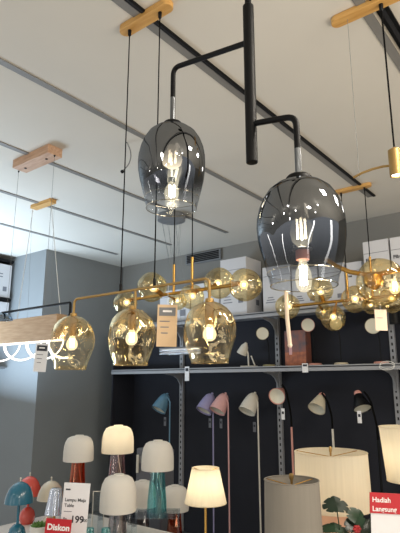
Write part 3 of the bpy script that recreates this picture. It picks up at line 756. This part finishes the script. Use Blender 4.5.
# mushroom lamps
def mushroom(px, ytop, D, wpx, ybot, label, base_mat, lit=False, zbase=None, cord=True, bw=.5):
    P = aD(px, ytop, D); m = mpp(P); R = wpx*m/2*.96; zb_ = zbase; H = P.z-zb_; hs = (ytop-ybot)*-1*m*.90
    t = thing('mushroom_lamp', label, 'table lamp', (P.x, P.y, zb_), YAW, 'glass mushroom lamps with opal shades')
    prof = [(.985, -hs), (1.0, -hs*.93), (.99, -hs*.62), (.965, -hs*.44), (.90, -hs*.27), (.76, -hs*.12), (.56, -hs*.055), (.30, -hs*.035), (.29, -hs*.0), (1e-4, 0)]
    G().lathe([(r*R, H+z) for r, z in prof], (0, 0, 0), 40, cap=False).build('lamp_shade', 'opal_lit' if lit else 'opal', t, label='warm glowing opal shade' if lit else 'white opal shade')
    rb = R*bw; top = H-hs*.8
    G().lathe([(rb*1.18, 0), (rb*1.18, .006), (rb*1.12, top*.25), (rb*.92, top*.7), (rb*.80, top), (rb*.76, top), (rb*.88, top*.7), (rb*1.07, top*.25), (rb*1.12, .010), (1e-4, .010)], (0, 0, 0), 32, cap=False,
              ripple=lambda th, z: .02*math.cos(8*th)).build('glass_base', base_mat, t)
    if cord: G().tube([(0, 0, top), (rb*.2, 0, top*.7), (rb*.7, 0, top*.3), (rb*.9, 0, .014)], .0028, 6).build('cord', 'wire_white', t)
    G().tube([(0, 0, top*.93), (0, 0, H-hs*.45)], .016, 14).build('socket', 'rose_plastic' if lit else 'lamp_white', t)
    if lit:
        G().ball((0, 0, H-hs*.38), .022, 14).build('bulb', 'bulb_core', t)
        l = bpy.data.lights.new('bulb_light', 'POINT'); l.energy = .6; l.color = (1, .87, .66); l.shadow_soft_size = .03
        lo = bpy.data.objects.new('bulb_light', l); lo.location = V3(P.x, P.y, zb_+H-hs*.45); COL.objects.link(lo)
    return P
P = mushroom(79.5, 435, 3.3, 31, 462, 'opal mushroom lamp with orange-red glass base, behind the price sign', 'glass_orange', zbase=.90); riser(P, .90, 'clear acrylic riser under the orange-based mushroom lamp', .16, .16)
P = mushroom(118.5, 425, 3.3, 33, 454, 'lit mushroom lamp glowing warm, pink glass base', 'glass_rose', True, zbase=.95); riser(P, .95, 'clear acrylic riser under the lit mushroom lamp', .18, .18)
P = mushroom(158, 440, 3.15, 33.5, 471, 'opal mushroom lamp with teal glass base on clear riser', 'glass_teal', zbase=.885); riser(P, .885, 'clear acrylic riser under the teal-based mushroom lamp', .26, .22)
P = mushroom(119, 474, 2.85, 37.5, 512, 'nearest mushroom lamp with smoky grey glass base', 'glass_smoke_base', zbase=ZT)
P = mushroom(175, 485, 3.62, 29, 511, 'mushroom lamp with orange glass base, rightmost and farthest', 'glass_orange', zbase=ZD)
P = mushroom(143, 480, 3.66, 29, 507, 'half hidden mushroom lamp standing between the grey and teal ones', 'glass_smoke_base', zbase=ZD)

# small grey cabinet-like radio seen between lamps
P = aD(143, 474, 3.95); t = thing('grey_box_lamp', 'grey boxy appliance with a white candle tube behind the mushroom lamps', 'appliance', (P.x, 2.98, ZD))
H = aD(143, 450, 3.95).z-ZD
bevel(G().box((0, 0, H*.5), (.26, .14, H)).build('body', 'speaker_grey', t), .01)
G().box((0, -.072, H*.86), (.2, .006, .05)).build('front_panel', 'lamp_grey', t)
G().tube([(-.10, -.085, H*.70), (-.10, -.085, H*.92)], .010, 10).build('candle_tube', 'lamp_white', t)

# flower-pot style lamps
def dome_lamp(px, ytop, rpx, yb, ybase_top, base_px, rb_px, D, mat, label, finial='lamp_white'):
    P = aD(px, ytop, D); m = mpp(P); R = rpx*m; H = P.z-ZT; hd = (yb-ytop)*m
    t = thing('dome_lamp', label, 'table lamp', (P.x, P.y, ZT), YAW, 'lacquered dome table lamps')
    prof = [(1e-4, 0), (.25, -.03), (.5, -.13), (.72, -.31), (.88, -.55), (.97, -.80), (1.0, -1.0), (.97, -1.0), (.85, -.56), (.6, -.24)]
    G().lathe([(r*R, H+z*hd) for r, z in prof], (0, 0, 0), 40, cap=False).build('lamp_shade', mat, t)
    G().tube([(0, 0, .05), (0, 0, H-hd*.1)], .008, 12).build('pole', mat, t)
    rb = rb_px*m; G().lathe([(rb*.80, 0), (rb*1.04, rb*.45), (rb*1.08, rb*1.0), (rb*.88, rb*1.65), (rb*.45, rb*2.05), (.008, rb*2.15)], (0, 0, 0), 32).build('base', mat, t)
    G().tube([(0, 0, H), (0, 0, H+.014)], .004, 8).ball((0, 0, H+.017), .006, 10).build('finial', 'brass' if finial == 'b' else finial, t)
dome_lamp(20.5, 481.5, 14, 501, 516, 17, 8, 3.15, 'teal_lacquer', 'glossy teal dome table lamp with ball base')
dome_lamp(30, 476, 12, 494, 513, 26, 7, 3.56, 'coral_lacquer', 'glossy coral dome table lamp behind the teal one')
dome_lamp(51.5, 480.5, 13.0, 498, 520, 52, 7, 3.37, 'cream_lacquer', 'glossy cream dome table lamp behind the ribbed glass lamp')
# ribbed crystal lamp
D = 2.86; P = aD(56, 488, D); m = mpp(P); H = P.z-ZT
t = thing('crystal_table_lamp', 'small table lamp with ribbed clear glass shade behind the red sign', 'table lamp', (P.x, P.y, ZT), YAW)
hs = 24*m; r0, r1 = 5.5*m, 9.2*m
G().lathe([(1e-4, H), (r0*.6, H), (r0, H-.006), (r1, H-hs), (r1*.96, H-hs), (r0*.9, H-.012)], (0, 0, 0), 72, cap=False, ripple=lambda th, z: .05*math.cos(16*th)).build('lamp_shade', 'crystal', t)
G().lathe([(.03, 0), (.03, .01), (.008, .018), (.006, H-hs*.9)], (0, 0, 0), 24).build('base', 'brass', t)
# succulent
P = aD(39.5, 525.5, 2.95); t = thing('potted_succulent', 'green succulent in a small white pot left of the red sign', 'plant', (P.x, P.y, ZT))
hp = P.z-ZT-.0
G().lathe([(.030, 0), (.045, hp*.6), (.050, hp), (.044, hp), (.040, hp*.8), (1e-4, hp*.8)], (0, 0, 0), 28).build('pot', 'white_pot', t)
g = G()
for ring, (n, tilt, ln) in enumerate([(9, 62, .052), (8, 42, .048), (6, 22, .042), (3, 6, .036)]):
    for k in range(n):
        a = 2*math.pi*k/n+ring*.4; d = V3(math.sin(math.radians(tilt))*math.cos(a), math.sin(math.radians(tilt))*math.sin(a), math.cos(math.radians(tilt)))
        b = V3(0, 0, hp*.8); g.tube([b, b+d*ln*.35, b+d*ln*.75+V3(0, 0, .004), b+d*ln+V3(0, 0, .010)], [.006, .011, .009, .0012], 8)
g.build('leaves', 'leaf_light', t)
# price sign (white) and red discount sign
D = 2.62; A = aD(64.5, 484, D); B = aD(90.5, 484, D); m = mpp(A); W = (B-A).length; H = A.z-ZT; C = (A+B)/2
C -= V3(math.cos(YAW), math.sin(YAW), 0)*H*math.sin(math.radians(2.5))
t = thing('price_sign', 'white upright price sign reading 199 in front of the orange lamp', 'sign', (C.x, C.y, ZT+.005), YAW)
t.rotation_euler = (0, math.radians(2.5), YAW)
G().box((0, 0, H/2), (W, .004, H)).build('panel', 'paper', t)
y = -.0026
G().box((-W*.33, y, H-.030), (W*.18, .001, .006)).build('printed_mark', 'print_dark', t)
text_part('Lampu Meja', W*.165, 'print_dark', t, (-W*.42, y, H-W*.66), bold=.0003)
text_part('Table', W*.165, 'print_dark', t, (-W*.42, y, H-W*.86), bold=.0003)
text_part('Rp', W*.13, 'print_dark', t, (-W*.42, y, H-W*1.32), bold=.0002)
text_part('199', W*.34, 'print_dark', t, (-W*.14, y, H-W*1.40), 'price_lettering', bold=.001)
text_part('.000', W*.14, 'print_dark', t, (W*.26, y, H-W*1.36), bold=.0002)
G().box((-W*.27, y, H-W*1.02), (W*.3, .001, .003)).build('printed_line', 'print_mid', t)
D = 2.52; A = aD(46.5, 517.5, D); B = aD(72, 520, D); W = (B-A).length; C = (A+B)/2; H = C.z-ZT; C -= V3(math.cos(YAW), math.sin(YAW), 0)*H*math.sin(math.radians(4))
t = thing('discount_sign', 'red discount sign reading Diskon at lower left', 'sign', (C.x, C.y, ZT), YAW-.03)
t.rotation_euler = (0, math.radians(4), YAW)
G().box((0, 0, H/2), (W, .004, H)).build('panel', 'sign_red', t)
text_part('Diskon', W*.305, 'sign_white_text', t, (-W*.43, -.0026, H-W*.40), bold=.0012)
# acrylic price holder with orange print
D = 3.0; A = aD(99, 491, D); m = mpp(A); t = thing('acrylic_sign_holder', 'clear acrylic sign holder with faint orange print beside the price sign', 'sign holder', (A.x, A.y, ZT), YAW)
W, H = 11*m, A.z-ZT
g = G().box((-W/2, 0, H/2), (.004, .006, H)).box((W/2, 0, H/2), (.004, .006, H)).box((0, 0, H-.002), (W, .006, .004)).box((0, 0, .002), (W, .05, .004))
g.build('frame', 'lamp_white', t); G().box((0, 0, H/2), (W*.94, .003, H*.96)).build('pane', 'acrylic', t)
text_part('2', W*.55, 'print_orange', t, (-W*.45, -.0025, H*.14), bold=.0008)
# glass knobs at the bottom
for i, px in enumerate((89.5, 106)):
    P = aD(px, 528, 2.7); t = thing('ribbed_glass_cup', 'small ribbed green-grey glass cup, %s of the pair beside the price sign' % ('left' if i == 0 else 'right'), 'cup', (P.x, P.y, ZT), 0, 'ribbed glass cups')
    h = P.z-ZT; G().lathe([(.020, 0), (.026, h*.5), (.020, h), (.018, h), (.022, h*.5), (1e-4, .01)], (0, 0, 0), 36, cap=False, ripple=lambda th, z: .07*math.cos(12*th)).build('cup_body', 'glass_teal', t)

# ---------------------------------------------------------------- fabric shade lamps
def fabric_lamp(name, label, px, ytop, ybot, w0, w1, D, mat, power, base='brass', pleat=0, finial=None, nrings=True, body=None):
    P = aD(px, ytop, D); m = mpp(P); r0 = w0*m/2; r1 = w1*m/2; hs = P.z-aD(px, ybot, D).z; H = P.z-ZT
    t = thing(name, label, 'table lamp', (P.x, P.y, ZT), YAW)
    nn = 96
    rp = (lambda th, z: .012*math.cos(pleat*th)) if pleat else None
    sh = G().lathe([(r0, H), ((r0+r1)/2, H-hs/2), (r1, H-hs)], (0, 0, 0), nn, cap=False, ripple=rp).build('lamp_shade', mat, t)
    for r, z in ((r0, H), (r1, H-hs)):
        G().tube([(r*math.cos(a), r*math.sin(a), z) for a in [2*math.pi*k/64 for k in range(65)]], .0022, 6, cap=False).build('shade_ring', mat, sh)
    g = G()
    for k in range(3):
        a = 2*math.pi*k/3+.5; g.tube([(0, 0, H-.02), (r0*math.cos(a), r0*math.sin(a), H-.004)], .0018, 6)
    g.build('spider', base, sh)
    if body is None:
        G().lathe([(.07, 0), (.07, .010), (.012, .018), (.006, .03), (.006, H-.02)], (0, 0, 0), 28).build('base', base, t)
    else: body(t, H-hs, H)
    if finial: G().lathe([(.004, H-.02), (.005, H), (finial, H+.006), (finial, H+.020), (.004, H+.024)], (0, 0, 0), 16).build('finial', 'brass_satin', t)
    if power:
        G().ball((0, 0, H-hs*.5), .028, 16).build('bulb', 'bulb_core', t)
        l = bpy.data.lights.new('bulb_light', 'POINT'); l.energy = power; l.color = (1, .90, .72); l.shadow_soft_size = .04
        lo = bpy.data.objects.new('bulb_light', l); lo.location = (P.x, P.y, ZT+H-hs*.5); COL.objects.link(lo)
    return P, t
fabric_lamp('table_lamp', 'lit tapered pleated cream shade lamp on a thin brass stem', 205.5, 468, 502.5, 27, 41, 2.6, 'linen_lit', .9, pleat=40)
def pink_body(t, zlow, H):
    G().lathe([(.075, 0), (.10, .05), (.115, .12), (.10, .19), (.05, zlow+.01), (.02, zlow+.03), (.012, H-.03)], (0, 0, 0), 40, ripple=lambda th, z: .03*math.cos(6*th+z*20)).build('ceramic_body', 'ceramic_pink', t)
fabric_lamp('drum_lamp', 'big lit cream drum shade lamp behind the monstera plant', 330.5, 452, 507, 71, 73, 2.45, 'linen_lit', .55, finial=.007, body=pink_body)
def grey_body(t, zlow, H):
    G().lathe([(.08, 0), (.08, .015), (.03, .03), (.045, .10), (.03, zlow), (.012, H-.03)], (0, 0, 0), 32).build('ceramic_body', 'white_pot', t)
fabric_lamp('drum_lamp', 'nearest unlit drum shade lamp, linen darkened as in shade, with brass knob', 291.5, 480, 556, 54, 57, 2.05, 'linen_shaded', 0, finial=.009, body=grey_body)
fabric_lamp('table_lamp', 'lit cream tapered shade lamp cut by the right edge', 405, 427, 481, 50, 42, 2.35, 'linen_lit', .6)

# ---------------------------------------------------------------- monstera plant in front of the drum lamp
P = aD(346, 536, 2.10); t = thing('monstera_plant', 'dark green monstera plant with a red bloom before the drum lamp', 'plant', (P.x, P.y, ZT), YAW)
o = V3(P.x, P.y, ZT); mt = Matrix.Rotation(-YAW, 3, 'Z')
def L(px, py, dd=0): return mt @ (aD(px, py, 2.10+dd)-o)
G().lathe([(.035, 0), (.05, .08), (.055, .10), (.048, .10), (1e-4, .085)], (0, 0, 0), 28, cap=False).build('pot', 'white_pot', t)
def leafmesh(c, length, width, rot, lobes=5, mat='leaf', name='leaf'):
    """cut monstera leaf: a midrib with separate finger lobes, thick and slightly cupped"""
    pts = []; n = 84
    for i in range(n+1):
        u = i/n; a = -math.pi/2+2*math.pi*u
        rr = 1-.34*max(0, math.cos(a*7+math.pi/2*0))**8 if abs(math.cos(a)) > .25 else 1.0
        x = math.cos(a)*width/2*rr; yv = math.sin(a)*length/2*rr; pts.append((x, yv, -abs(x)*.35))
    V = []; 
    for dz in (0, -.0015): V += [tuple(rot @ V3(x, yv, z+dz)+c) for x, yv, z in pts[:-1]]+[tuple(rot @ V3(0, 0, dz)+c)]
    m = n; Fc = [(i, (i+1) % m, m) for i in range(m)]+[(m+1+(i+1) % m, m+1+i, 2*m+1) for i in range(m)]+[(i, m+1+i, m+1+(i+1) % m, (i+1) % m) for i in range(m)]
    return G().add(V, Fc, False).build(name, mat, t)
base = V3(0, 0, .09)
mm = mpp(P)
for (px, py, ln, wd, e, mat) in [(336, 503.5, 17, 27, (math.radians(36), 0, 0), 'leaf_dark'), (335, 527, 10, 32, (math.radians(36), math.radians(4), 0), 'leaf'),
                                 (358, 517, 14, 24, (math.radians(60), math.radians(38), 0), 'leaf'), (352, 524, 12, 16, (math.radians(45), math.radians(-20), .5), 'leaf_dark'), (366, 527, 16, 10, (math.radians(50), math.radians(25), -.4), 'leaf_dark')]:
    c = L(px, py); leafmesh(c, ln*mm*1.15, wd*mm, Euler(e).to_matrix(), mat=mat)
    G().tube([base, base*.4+c*.6+V3(0, 0, .0), c], .0022, 6).build('stalk', 'leaf', t)
pc = L(357, 529, -.03)
g = G()
for k in range(6):
    a = k*math.pi/3; g.ball(pc+V3(.009*math.cos(a), 0, .009*math.sin(a)), .008, 8, .7)
g.ball(pc, .007, 8).build('bloom', 'red_petal', t, label='red bloom')

# ---------------------------------------------------------------- gift promo sign at the right
D = 2.0; A = aD(369.5, 492, D); m = mpp(A); W = 42*m; H = A.z-ZT
A = A-V3(math.cos(YAW), math.sin(YAW), 0)*H*math.sin(math.radians(3))
t = thing('promo_sign', 'red sign reading Hadiah Langsung with white sheet below, right edge', 'sign', (A.x, A.y, ZT), YAW)
t.rotation_euler = (0, math.radians(3), YAW)
G().box((W/2, 0, H-9.5*m), (W, .004, 19*m)).build('header', 'sign_red', t)
G().box((W/2+.004, .003, .014+(H-.014-17*m)/2), (W, .003, H-.014-17*m)).build('sheet', 'paper', t)
text_part('Hadiah', 6.6*m, 'sign_white_text', t, (2.2*m, -.0026, H-8.6*m), bold=.0004)
text_part('Langsung', 6.6*m, 'sign_white_text', t, (2.2*m, -.0026, H-17*m), bold=.0004)
